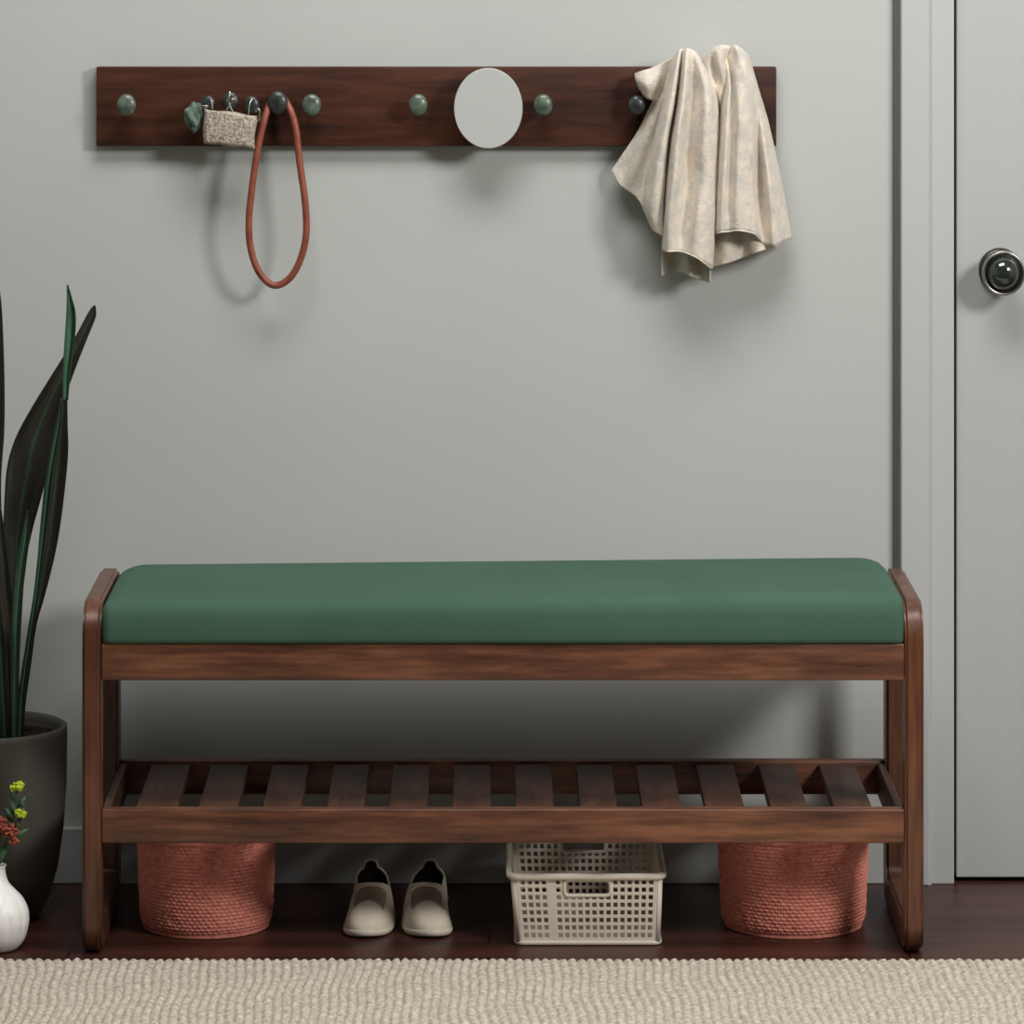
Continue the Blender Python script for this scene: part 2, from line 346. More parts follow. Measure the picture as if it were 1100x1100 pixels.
# cushion: rounded puffed block
def cushion():
    nu, nv = 120, 44
    cx, cy = (xi0 + xi1) / 2, BD / 2 + 0.002
    hx, hy = (xi1 - xi0) / 2 - 0.0008, BD / 2 + 0.003
    z0, z1 = zr1 + 0.0004, 0.468
    bm = bmesh.new()
    def sect(s):                                     # profile: inset, height; s 0..1 from bottom edge to the top rim
        return s
    prof = [(0.004, z0), (0.0008, z0 + 0.002), (0.0, z0 + 0.006), (0.0, z0 + 0.022), (0.0003, z0 + 0.036), (0.0022, z0 + 0.045), (0.006, z0 + 0.051), (0.012, z0 + 0.0555), (0.024, z0 + 0.0585), (0.04, z0 + 0.0598)]
    def loop(ins):
        r = 0.012; n = 8; out = []
        ax, ay = hx - (ins * 0.35 if ins < 0.03 else ins - 0.0156), hy - ins; rr = max(r - ins * 0.3, 0.006)
        for sxx, syy, a in ((1, 1, 0), (-1, 1, 90), (-1, -1, 180), (1, -1, 270)):
            rr = max((0.032 if syy > 0 else r) - ins * 0.3, 0.006); rr = min(rr, ay * 0.9)
            for i in range(n + 1):
                t = math.radians(a + 90 * i / n)
                out.append((cx + sxx * (ax - rr) + rr * math.cos(t), cy + syy * (ay - rr) + rr * math.sin(t)))
        res = []
        for i in range(len(out)):                    # densify the long edges
            p, q = Vector(out[i]), Vector(out[(i + 1) % len(out)]); k = 1 if i % 9 != 8 else (28 if (i // 9) % 2 == 0 else 10)
            for j in range(k): res.append(p.lerp(q, j / k))
        return res
    rings = []
    def zadd(p, z):
        k = (z - z0) / 0.057
        u = (p.x - cx) / hx
        vv = (p.y - cy) / hy
        return z + k * k * (0.0048 * u - 0.011 * max(0, (abs(u) - 0.93) / 0.07) ** 2 * max(0, (vv - 0.4) / 0.6))
    for ins, z in prof: rings.append([bm.verts.new((p.x, p.y, zadd(p, z))) for p in loop(ins)])
    for ins, dz in ((0.07, 0.0612), (0.10, 0.0618), (0.13, 0.0622), (0.155, 0.0624), (0.1665, 0.0624)): rings.append([bm.verts.new((p.x, p.y, zadd(p, z0 + dz))) for p in loop(ins)])
    for a, b in zip(rings, rings[1:]):
        n = len(a)
        for k in range(n): bm.faces.new((a[k], a[(k + 1) % n], b[(k + 1) % n], b[k]))
    bm.faces.new(rings[-1]); bm.faces.new(rings[0][::-1])
    return bm
cu = obj('cushion', cushion(), M['green'], bench, True); cu['label'] = 'deep green padded seat cushion'

# ------------------------------------------------------------------ coat rack
RF = WY - 0.020
rx0, rx1, rz1, rz0 = PX(103.5, RF), PX(834, RF), PZ(72, RF), PZ(157, RF)
rack = thing('coat_rack', 'long dark walnut coat rack board with stone pegs mounted on grey wall', 'coat rack', ((rx0 + rx1) / 2, WY, rz0))
auto_smooth(obj('rack_board', box((rx0, RF, rz0), (rx1, WY - 0.0005, rz1), 0.0015), M['rack'], rack))
def peg(px, py, r=0.0135, m='stone', L=0.034, lab=None):
    c = P(px, py, RF - L)
    prof = [(0.0, 0.0), (r * 0.55, 0.0), (r * 0.42, L * 0.25), (r * 0.45, L * 0.55), (r * 0.85, L * 0.68), (r, L * 0.82)] + \
           [(r * math.cos(t), L * 0.86 + r * 0.42 * math.sin(t)) for t in [i * math.pi / 20 for i in range(1, 10)]] + [(0, L * 0.86 + r * 0.42)]
    o = obj('peg', lathe(bmesh.new(), prof, (c.x, RF, c.z), 'Y', 32, 0.87), M[m], rack, True)
    if lab: o['label'] = lab
for px in (135.5, 334.5, 449, 583.5): peg(px, 113, 0.0152)
peg(684, 113, 0.0135, 'stone2'); peg(298, 110.5, 0.0162, 'stone2'); peg(247, 109, 0.0135, 'stone2'); peg(223, 112, 0.0125, 'stone2'); peg(270, 113, 0.0125, 'stone2')
peg(737, 82, 0.014, 'stone2', 0.04); peg(787, 78, 0.014, 'stone2', 0.04)
mc = P(524.5, 116.5, RF - 0.045)
obj('mirror_post', lathe(bmesh.new(), [(0, 0), (0.012, 0), (0.010, 0.036), (0, 0.036)], (mc.x, RF, mc.z), 'Y', 24), M['bronze'], rack, True)
mo = auto_smooth(obj('mirror', lathe(bmesh.new(), [(0, 0.036), (0.0550, 0.036), (0.0558, 0.0375), (0.0558, 0.043), (0.0548, 0.0445), (0, 0.0445)], (mc.x, RF, mc.z), 'Y', 96, 0.855), M['mirror'], rack))
mo['label'] = 'pale round mirror disc standing off the board'

# leather strap loop hung on a peg
LY = RF - 0.034
pts = [(291, 109, .014), (287.5, 117, .008), (283, 132, .002), (277, 160, 0), (271, 200, -.002), (267.5, 235, -.002), (269, 265, 0), (278, 292, .002), (294, 306.5, .004), (311, 299, .003),
       (323, 278, .001), (329, 250, -.001), (327.5, 215, -.001), (322, 175, 0), (318, 140, .002), (313.5, 122, .006), (309, 112.5, .012), (304.5, 106, .016), (298, 102.8, .018), (293.5, 105, .016)]
pl = catmull([P(a, b, LY + c) for a, b, c in pts + [pts[0]]], 150)[:-1]
st = obj('leather_strap', tube(bmesh.new(), pl, 0.0049, 14, closed=True), M['leather'], None, True)
tag(st, 'looped reddish-brown leather strap hanging from a dark peg', 'strap')

# tweed pouch with metal clips
pz = thing('pouch', 'small beige tweed pouch hanging by metal clips on the coat rack', 'pouch', P(246, 156, RF - 0.03))
def quad_pillow(cs, Yf, Yb, n=22, puff=0.004):
    bm = bmesh.new(); A = {}
    for side, Y in ((0, Yf), (1, Yb)):
        for i in range(n + 1):
            for j in range(n + 1):
                u, v = i / n, j / n
                px = (cs[0][0] * (1 - u) + cs[1][0] * u) * (1 - v) + (cs[3][0] * (1 - u) + cs[2][0] * u) * v
                py = (cs[0][1] * (1 - u) + cs[1][1] * u) * (1 - v) + (cs[3][1] * (1 - u) + cs[2][1] * u) * v
                k = (math.sin(math.pi * min(max(u, 0.0), 1)) ** 0.4) * (0.35 + 0.65 * math.sin(math.pi * v) ** 0.4)
                py += 1.2 * math.sin(u * 9) * (1 - v) * 0.7 + 0.5 * math.sin(u * 14) * v; px += 0.6 * math.sin(v * 8)
                mid = (Yf + Yb) / 2
                edge = (i in (0, n) or j in (0, n))
                Yv = mid + (Y - mid) * (0.25 if edge else 0.55 + 0.45 * k) + 0.0008 * noise.noise(Vector((u * 6, v * 5, side)))
                A[side, i, j] = bm.verts.new(P(px, py, Yv))
    for s in (0, 1):
        for i in range(n):
            for j in range(n): bm.faces.new((A[s, i, j], A[s, i + 1, j], A[s, i + 1, j + 1], A[s, i, j + 1]))
    for i in range(n):
        for j in (0, n): bm.faces.new((A[0, i, j], A[0, i + 1, j], A[1, i + 1, j], A[1, i, j]))
        for ii in (0, n): bm.faces.new((A[0, ii, i], A[0, ii, i + 1], A[1, ii, i + 1], A[1, ii, i]))
    return bm
obj('pouch_body', quad_pillow([(219, 116.5), (276, 124), (273, 160), (218, 154)], RF - 0.060, RF - 0.034), M['tweed'], pz, True)
def clip(pts, r=0.0011):
    return obj('clip', tube(bmesh.new(), catmull([P(a, b, RF + c) for a, b, c in pts], 24), r, 8), M['silver'], pz, True)
clip([(213, 112, -.045), (217, 114, -.05), (223, 114, -.05), (219, 117, -.047)], 0.0013)
c = clip([(247, 98, -.05), (246, 104, -.052), (244, 109, -.052), (250, 106, -.053), (248, 112, -.053), (243, 118, -.052)], 0.0014)
clip([(246, 110, -.052), (247, 114, -.053), (250, 120, -.052)], 0.0012)
clip([(275, 120, -.05), (277, 116.5, -.052), (279, 120, -.052), (278.5, 128, -.05), (276, 130, -.048)], 0.0015)
clip([(223, 104, -.04), (227, 108, -.046), (228, 117, -.048)], 0.0009)
clip([(271, 106, -.042), (268, 112, -.046), (267, 123, -.048)], 0.0009)
# crumpled green cloth scrap beside it
bm = bmesh.new(); r = bmesh.ops.create_icosphere(bm, subdivisions=4, radius=1)
c0 = P(209, 127, RF - 0.035)
for v_ in bm.verts:
    p = v_.co.copy(); n_ = noise.noise(p * 1.6) * 0.30 + noise.noise(p * 3.4 + Vector((5, 2, 1))) * 0.16
    f = 1 + n_; tz = 1.0 if p.z > 0 else 0.9
    v_.co = c0 + Vector((p.x * 0.0135 * f * (1 - 0.35 * max(0, -p.z)) - 0.002 * p.z * 0, p.y * 0.013 * f, p.z * 0.0205 * f * tz))
tag(obj('cloth_scrap', bm, M['felt'], None, True), 'small crumpled green cloth bunch hanging left of the tweed pouch', 'cloth')

# ------------------------------------------------------------------ linen towel
def sheet(bm, cols, nu, nv, wr=0.0012, seed=0, roll=True):
    C = []
    for c in cols:
        if roll: c = [(c[0][0], c[0][1] + 9, 0.024), (c[0][0], c[0][1] + 1, c[0][2] * 0.6)] + list(c)
        C.append(catmull(c, nv))
    rows = [catmull([C[k][j] for k in range(len(C))], nu) for j in range(nv)]
    V = []
    for j in range(nv):
        rr = []
        for i in range(nu):
            px, py, d = rows[j][i]
            q = Vector((px * 0.055 + seed, py * 0.016, seed)); wv = noise.noise(q) * 0.7 + noise.noise(q * 3.1) * 0.35
            if j < nv - 1 or True: d = d + wr * 2.2 * wv
            rr.append(bm.verts.new(P(px + 0.35 * noise.noise(q * 6), py + (0.8 * noise.noise(Vector((i * 0.5, seed, 0))) if j == nv - 1 else 0), WY - max(d, 0.005))))
        V.append(rr)
    for j in range(nv - 1):
        for i in range(nu - 1): bm.faces.new((V[j][i], V[j][i + 1], V[j + 1][i + 1], V[j + 1][i]))
    return V
tb = bmesh.new()
L = [[(720, 68, .045), (711, 88, .042), (699, 113, .036), (684, 143, .030), (667, 168, .026), (657, 183, .024)],
     [(723, 63, .060), (715, 92, .052), (704, 124, .048), (692, 155, .042), (679, 184, .036), (667, 200, .034)],
     [(726, 60, .070), (718, 95, .055), (709, 130, .044), (700, 165, .036), (692, 198, .032), (686, 215, .03)],
     [(727, 58, .076), (714, 105, .072), (703, 150, .072), (696, 190, .068), (692, 222, .062), (699, 243, .055)],
     [(729, 57, .084), (719, 108, .097), (711, 150, .099), (705, 190, .096), (700, 225, .088), (704, 249, .078)],
     [(731, 57, .084), (724, 108, .094), (717, 150, .092), (713.5, 190, .086), (711.5, 225, .078), (712, 255, .068)],
     [(733, 57, .076), (726, 108, .050), (719, 150, .026), (715.5, 190, .020), (713, 225, .018), (713, 262, .018)],
     [(735, 57, .086), (729, 108, .084), (722, 150, .084), (717.5, 190, .082), (714, 235, .074), (712, 268, .068)],
     [(738, 56, .094), (734, 106, .108), (728, 150, .112), (725, 190, .110), (719, 235, .102), (718, 270, .092)],
     [(743, 57, .088), (745, 104, .082), (740, 150, .082), (739, 190, .076), (738, 235, .080), (731, 270, .088)],
     [(748, 59, .088), (758, 100, .104), (757, 150, .106), (756, 190, .100), (750, 235, .106), (747, 276, .102)],
     [(752, 63, .078), (765, 92, .086), (770, 122, .086), (769, 175, .084), (767, 235, .086), (764, 287, .082)],
     [(754, 67, .052), (767, 95, .052), (772, 125, .046), (770, 178, .042), (767, 238, .042), (764, 290, .042)]]
sheet(tb, L, 150, 90, 0.0011, 1.3)
# back layer below the left lobe
sheet(tb, [[(714, 200, .04), (713, 240, .045), (711, 270, .05), (711, 297, .052)],
           [(722, 200, .03), (722, 240, .032), (723, 270, .034), (724, 290, .036)],
           [(738, 200, .05), (738, 240, .055), (738, 270, .060), (741, 296, .066)],
           [(750, 200, .034), (750, 240, .036), (750, 270, .040), (751, 300, .046)],
           [(766, 200, .05), (766, 240, .056), (764, 275, .062), (763, 304, .066)]], 50, 30, 0.001, 4.1, False)
# small flap folded out at top left
sheet(tb, [[(682, 79, .046), (683, 86, .052), (686, 94, .046)],
           [(690, 76, .060), (689, 88, .070), (691, 100, .060)],
           [(700, 73, .062), (698, 90, .074), (697, 106, .062)],
           [(712, 67, .060), (708, 88, .062), (704, 108, .050)],
           [(722, 62, .050), (718, 85, .045), (712, 108, .036)]], 30, 22, 0.0012, 7.7, False)
sheet(tb, [[(682, 79, .046), (683, 86, .042), (686, 94, .046)],
           [(692, 76, .034), (694, 88, .032), (695, 106, .034)],
           [(720, 64, .030), (716, 88, .028), (710, 106, .026)]], 20, 12, 0.0008, 3.7, False)
# right lobe
R = [[(767, 60, .036), (772, 90, .032), (773, 117, .030), (771, 160, .028), (769, 205, .028), (767, 250, .028)],
     [(768, 55, .056), (776, 90, .060), (775, 120, .066), (772, 160, .070), (770, 205, .070), (767, 251, .068)],
     [(775, 53, .070), (783, 86, .084), (781, 120, .096), (779, 160, .102), (776, 205, .100), (774, 249, .094)],
     [(779, 53, .068), (786, 84, .078), (787, 120, .088), (786, 160, .090), (784, 205, .088), (783, 248, .088)],
     [(783, 54, .070), (790, 80, .092), (794, 120, .104), (794, 160, .104), (793, 205, .102), (793, 247, .098)],
     [(790, 51, .086), (799, 80, .096), (805, 120, .094), (808, 160, .088), (808, 205, .084), (810, 251, .084)],
     [(795, 53, .082), (805, 80, .088), (812, 120, .078), (815, 160, .064), (817, 205, .054), (820, 262, .058)],
     [(799, 56, .070), (809, 83, .074), (817, 122, .072), (822, 160, .078), (827, 205, .080), (832, 265, .070)],
     [(803, 60, .052), (812, 88, .050), (822, 125, .046), (829, 158, .044), (836, 200, .050), (843, 260, .050)],
     [(806, 65, .030), (813, 90, .028), (824, 127, .026), (831, 157, .022), (840, 198, .022), (851, 257, .026)]]
sheet(tb, R, 120, 90, 0.0011, 9.2)
sheet(tb, [[(767, 200, .040), (767, 240, .044), (766, 265, .046), (765, 287, .048)],
           [(780, 200, .052), (780, 240, .056), (780, 262, .060), (781, 283, .062)],
           [(797, 200, .040), (797, 240, .042), (797, 258, .044), (797, 277, .048)],
           [(812, 200, .052), (812, 240, .056), (812, 256, .060), (813, 271, .064)],
           [(832, 200, .036), (832, 238, .036), (834, 252, .038), (836, 266, .038)]], 60, 30, 0.001, 11.0, False)
# bunched middle between the lobes
sheet(tb, [[(752, 70, .045), (757, 90, .05), (764, 110, .045), (770, 128, .038)],
           [(757, 62, .066), (763, 84, .074), (769, 106, .064), (773, 126, .05)],
           [(763, 57, .078), (769, 80, .068), (773, 102, .076), (776, 124, .056)],
           [(769, 52, .084), (774, 76, .088), (778, 98, .072), (778, 122, .056)],
           [(776, 50, .086), (780, 70, .076), (782, 92, .070), (780, 118, .05)],
           [(784, 51, .078), (787, 68, .06), (788, 88, .055), (784, 114, .04)]], 46, 40, 0.0024, 14.4)
tw = obj('towel', tb, M['linen'], None, True)
sm = tw.modifiers.new('thickness', 'SOLIDIFY'); sm.thickness = 0.0016; sm.offset = 0
hb = bmesh.new()
def hem(pts): tube(hb, catmull([P(a, b, WY - c) for a, b, c in pts], 40), 0.0013, 8)
hem([(768, 251, .069), (774, 249.5, .095), (784, 248.5, .092), (793, 247.5, .100), (803, 249, .094), (811, 251.5, .085), (815, 256, .076)])
hem([(712, 268, .070), (718, 270, .093), (731, 270, .090), (747, 276, .104), (757, 283, .094), (764, 288, .083)])
ho = obj('hem', hb, M['linen'], tw, True)
tag(tw, 'beige linen towel draped in folds over the right end of the coat rack', 'towel')

# ------------------------------------------------------------------ potted plant
PY = 0.24; pc = P(-15, 983, PY); pcx = pc.x
plant = thing('potted_plant', 'dark strap-leaved plant in grey clay pot at left of bench', 'potted plant', (pcx, PY, 0))
H = PZ(778, PY)
prof = [(0, 0.0), (0.066, 0.0), (0.074, 0.004), (0.086, 0.025), (0.097, 0.065), (0.105, 0.12), (0.109, 0.18), (0.110, H - 0.008), (0.1092, H - 0.002), (0.106, H), (0.1025, H - 0.002), (0.1015, H - 0.01), (0.100, H - 0.05), (0, H - 0.05)]
obj('pot', lathe(bmesh.new(), prof, (pcx, PY, 0), 'Z', 96), M['pot'], plant, True)
bm = bmesh.new(); lathe(bm, [(0.0, H - 0.017)] + [(0.0995 * k / 14, H - 0.018) for k in range(1, 15)] + [(0.0995, H - 0.045), (0, H - 0.045)], (pcx, PY, 0), 'Z', 80)
for v_ in bm.verts:
    if v_.co.z > H - 0.03: v_.co.z += 0.006 * noise.noise(v_.co * 60) + 0.003 * noise.noise(v_.co * 160)
rs = random.Random(4)
for k in range(120):
    a, q = rs.uniform(0, 6.28), 0.092 * math.sqrt(rs.random())
    bmesh.ops.create_icosphere(bm, subdivisions=1, radius=rs.uniform(0.0015, 0.004), matrix=Matrix.Translation((pcx + q * math.cos(a), PY + q * math.sin(a), H - 0.016)) @ Matrix.Diagonal((1.3, 1, 0.6, 1)))
obj('soil', bm, M['soil'], plant)
def leaf(edges, m, m2=None, split=None, cup=0.25, thick=0.0011):
    """edges: rows of (left px, right px, py, Y) from the tip to the base"""
    rows = catmull([(a, b, c, d) for a, b, c, d in edges], 70); nu = 10
    bm = bmesh.new(); uvl = bm.loops.layers.uv.new('UVMap'); V = []
    for j, (a, b, py, Y) in enumerate(rows):
        wd = abs(b - a) / 820; r = []
        for i in range(nu + 1):
            u = i / nu; r.append(bm.verts.new(P(a + (b - a) * u, py, Y + cup * wd * 4 * u * (1 - u) + 0.06 * wd * math.sin(j * 0.23 + u * 3))))
        V.append(r)
    for j in range(69):
        for i in range(nu):
            f = bm.faces.new((V[j][i], V[j][i + 1], V[j + 1][i + 1], V[j + 1][i]))
            for l, (u, v_) in zip(f.loops, ((i, j), (i + 1, j), (i + 1, j + 1), (i, j + 1))): l[uvl].uv = (u / nu, v_ / 69)
            if m2 and rows[j][2] < split: f.material_index = 1
    o = obj('leaf', bm, [m, m2] if m2 else m, plant, True)
    s = o.modifiers.new('thickness', 'SOLIDIFY'); s.thickness = thick; s.offset = 0
    return o
leaf([(101.5, 102, 328, .30), (97.5, 103, 332, .30), (92, 102.5, 341, .298), (82, 95, 360, .295), (67, 85, 385, .29), (50, 75, 412, .285), (33, 66, 440, .28), (17, 58, 470, .275), (8, 53, 500, .27), (5, 44, 535, .265), (4, 34, 572, .26), (6, 27, 610, .255), (9, 22, 680, .25), (10, 20, 740, .248), (10, 19, 797, .246)], M['leaf'])
o = leaf([(72, 73, 306, .235), (72, 77, 320, .235), (71.5, 81, 337, .235), (70, 80.5, 360, .235), (68, 76, 395, .235), (67.5, 73, 430, .235)], M['leafg'], cup=0.5); o['label'] = 'bright green upright leaf blade'
leaf([(67.5, 72, 425, .2365), (60, 72.5, 455, .236), (53, 73, 488, .235), (48, 69, 530, .234), (45, 64, 568, .233), (42, 58, 600, .232), (38, 48, 640, .231), (32, 39, 672, .230), (24, 33, 715, .229), (18, 27, 760, .228), (15, 25, 800, .228)], M['leaf'])
leaf([(65.5, 67, 428, .226), (61.5, 66, 450, .224), (55, 61.5, 480, .223), (50.5, 57, 505, .222), (47, 54.5, 530, .222), (43, 50, 570, .221), (40.5, 46, 600, .22), (36, 41, 640, .22), (28, 34, 690, .22), (21, 27, 745, .22), (18, 24, 800, .22)], M['leaf2'], cup=0.4)
leaf([(-4, -2, 300, .21), (-10, 2, 335, .21), (-14, 4.5, 400, .212), (-16, 4.5, 460, .214), (-16, 1, 520, .216), (-12, 3, 600, .22), (-5, 6, 700, .224), (2, 10, 800, .226)], M['leaf2'])
leaf([(-40, -39, 330, .26), (-50, -34, 380, .262), (-52, -30, 450, .264), (-48, -24, 540, .262), (-38, -16, 640, .26), (-24, -8, 740, .255), (-18, -6, 800, .25)], M['leaf'])
leaf([(-1, 1, 545, .20), (-5, 6, 580, .20), (-4, 11, 620, .204), (1, 15, 660, .208), (7, 17, 710, .212), (9, 17, 800, .215)], M['leaf'])
leaf([(29, 29.6, 548, .195), (26, 30.5, 562, .196), (22, 31, 580, .197), (16, 27, 615, .20), (13, 22, 660, .205), (12, 20, 720, .21), (12, 19, 800, .212)], M['leaf2'])
leaf([(-62, -60, 470, .2), (-66, -52, 520, .203), (-60, -44, 590, .207), (-46, -32, 680, .214), (-34, -24, 800, .22)], M['leaf'])

# ------------------------------------------------------------------ vase and sprigs
VY = 0.045; vx = PX(-5, VY)
zt = PZ(929, VY)
vp = [(0, 0.0015), (0.022, 0.0), (0.031, 0.004), (0.0395, 0.015), (0.0438, 0.031), (0.0445, 0.042), (0.0425, 0.054), (0.036, 0.067), (0.026, 0.078), (0.0180, 0.087), (0.0142, 0.097), (0.0130, 0.106), (0.0134, zt - 0.003), (0.0146, zt - 0.0005), (0.0138, zt), (0.0118, zt - 0.004), (0.0108, zt - 0.02), (0.018, 0.085), (0.03, 0.06), (0.03, 0.02), (0, 0.01)]
vp = [tuple(p) for p in catmull(vp, 90)]; vp = [(max(r_, 0), max(h_, 0)) for r_, h_ in vp]
def pump(a, h):
    k = max(0, 1 - abs(h - 0.042) / 0.05)
    return 1 - 0.045 * k * (abs(math.cos(a * 6)) ** 8)
vs_ = obj('vase', lathe(bmesh.new(), vp, (vx, VY, 0), 'Z', 120, fn=pump), M['vase'], None, True)
tag(vs_, 'small white ribbed ceramic bulb vase on floor by the rug', 'vase')
def blob_cluster(bm, c, R, n, r, seed, flat=1.0):
    rs = random.Random(seed)
    for k in range(n):
        d = Vector((rs.gauss(0, 1), rs.gauss(0, 1), rs.gauss(0, 1))).normalized() * R * rs.random() ** 0.4
        d.z *= flat
        q = Matrix.Translation(c + d) @ Matrix.Rotation(rs.uniform(0, 3), 4, Vector((rs.random(), rs.random(), 1)).normalized()) @ Matrix.Diagonal((1.3, 0.75, 0.6, 1))
        bmesh.ops.create_icosphere(bm, subdivisions=2, radius=r * rs.uniform(0.7, 1.2), matrix=q)
def small_leaf(bm, a, b, wd):
    a, b = Vector(a), Vector(b); t = b - a; s = t.cross(Vector((0, 1, 0.3))).normalized() * wd
    n = 8; L_, R_ = [], []
    for i in range(n + 1):
        k = i / n; q = math.sin(math.pi * k) ** 0.8; c = a + t * k + Vector((0, -0.004, 0)) * math.sin(math.pi * k)
        L_.append(bm.verts.new(c - s * q + Vector((0, 0.0004, 0)))); R_.append(bm.verts.new(c + s * q + Vector((0, 0.001, 0.0004))))
    for i in range(n):
        try: bm.faces.new((L_[i], R_[i], R_[i + 1], L_[i + 1]))
        except ValueError: pass
y1 = thing('flower_sprig', 'sprig with two yellow-green blossoms standing in the white vase', 'flower', P(0, 985, VY))
bm = bmesh.new(); tube(bm, catmull([(vx - 0.004, VY, 0.03), (vx + 0.002, VY, zt - 0.01), P(7, 900, VY), P(15, 878, VY), P(18, 850, VY)], 30), 0.0013, 8)
tube(bm, catmull([P(12, 886, VY), P(19, 880, VY - .004), P(22, 872, VY - .006)], 10), 0.001, 8)
tube(bm, catmull([P(18, 862, VY), P(27, 856, VY), P(36, 853, VY)], 10), 0.0007, 6)
obj('stem', bm, M['stem'], y1, True)
bm = bmesh.new(); 
for a, b, q in (((14, 885), (6, 868), .004), ((16, 878), (12, 860), .004), ((18, 868), (28, 856), .003), ((20, 884), (26, 868), .004), ((12, 884), (24, 890), .0035), ((17, 860), (12, 852), .003), ((20, 862), (27, 866), .003)):
    small_leaf(bm, P(*a, VY + 0.002), P(*b, VY - 0.003), q)
o = obj('foliage', bm, M['stem'], y1, True); s = o.modifiers.new('t', 'SOLIDIFY'); s.thickness = 0.0005
bm = bmesh.new(); blob_cluster(bm, P(18.5, 844.5, VY - 0.002), 0.0095, 46, 0.0034, 3, 0.6); obj('blossom', bm, M['yellow'], y1, True)
bm = bmesh.new(); blob_cluster(bm, P(21.5, 873, VY - 0.008), 0.0062, 30, 0.0028, 5, 1.4); obj('blossom', bm, M['yellow'], y1, True)
y2 = thing('flower_sprig', 'sprig with clustered rust-red blossoms standing in the white vase', 'flower', P(-5, 985, VY))
bm = bmesh.new(); tube(bm, catmull([(vx, VY - 0.002, 0.03), (vx - 0.002, VY - 0.003, zt), P(-2, 915, VY - .004), P(0, 895, VY - .008)], 24), 0.0016, 8)
tube(bm, catmull([P(-2, 918, VY - .004), P(6, 905, VY - .008), P(12, 895, VY - .01)], 10), 0.001, 8)
obj('stem', bm, M['stem'], y2, True)
bm = bmesh.new()
for a, b, q in (((0, 925), (8, 905), .004), ((-1, 930), (4, 908), .004), ((8, 905), (31, 890), .004), ((-4, 920), (-20, 900), .005)):
    small_leaf(bm, P(*a, VY - 0.004), P(*b, VY - 0.008), q)
o = obj('foliage', bm, M['stem'], y2, True); s = o.modifiers.new('t', 'SOLIDIFY'); s.thickness = 0.0005
for i, (a, b, R_) in enumerate(((-2, 886, .013), (11, 893, .0115), (15, 903, .006), (-14, 895, .012))):
    bm = bmesh.new(); blob_cluster(bm, P(a, b, VY - 0.012 - 0.002 * i), R_, 70 if R_ > .01 else 26, 0.0028, 20 + i, 0.8); obj('blossom', bm, M['rust'], y2, True)

# ------------------------------------------------------------------ coral woven baskets
def woven_basket(cx, cy, R, H, label):
    rows, stitches, kr, ks = 26, 78, 6, 8
    nv, nu = rows * kr + 1, stitches * ks
    hh = np.linspace(0, 1, nv); th = np.linspace(0, 2 * np.pi, nu, endpoint=False)
    TH, HH = np.meshgrid(th, hh, indexing='ij')
    row = np.minimum(np.floor(HH * rows), rows - 1); fr = HH * rows - row
    ph = TH / (2 * np.pi) * stitches + 0.5 * (row % 2)
    fs = ph - np.floor(ph)
    b = np.sqrt(np.clip(np.sin(np.pi * fr), 0, 1)) * (np.clip(np.sin(np.pi * fs), 0, 1) ** 0.35)
    rng = np.random.default_rng(3); jit = rng.normal(0, 1, (rows, stitches))
    jj = jit[row.astype(int), (np.floor(ph).astype(int)) % stitches]
    prof = R * (0.945 + 0.055 * np.clip(HH * 1.1, 0, 1) ** 0.8) - 0.008 * np.clip(1 - HH * 9, 0, 1) ** 2
    rad = prof + 0.0019 * b * (1 + 0.22 * jj)
    co = np.stack([cx + rad * np.cos(TH), cy + rad * np.sin(TH), HH * H + 0.0004 * jj * b], -1).reshape(-1, 3)
    me = np_mesh('body', co, grid_faces(nu, nv, True))
    t = thing('woven_basket', label, 'basket', (cx, cy, 0), 'coral woven baskets under the bench')
    obj_me('body', me, M['coral'], t, True)
    obj('lining', lathe(bmesh.new(), [(R * 0.93, 0.001), (R * 0.93, 0.004), (R * 0.985 - 0.003, H - 0.001), (R * 0.985 - 0.006, H - 0.001), (R * 0.93 - 0.006, 0.006), (0, 0.006), (0, 0.001), (R * 0.93, 0.001)], (cx, cy, 0), 'Z', 64), M['coral'], t, True)
    rb = bmesh.new(); tube(rb, [(cx + (R + 0.0) * math.cos(a), cy + (R + 0.0) * math.sin(a), H) for a in [2 * math.pi * k / 96 for k in range(96)]], 0.0032, 10, closed=True)
    obj('rim', rb, M['coral'], t, True)
lc, rc = P(221.5, 0, 0.18), P(852, 0, 0.19)
woven_basket(lc.x, 0.182, 0.0915, 0.128, 'coral woven round basket under left end of the bench, left of the shoes')
woven_basket(rc.x, 0.190, 0.100, 0.128, 'wider coral woven round basket under right end of bench, right of ivory basket')

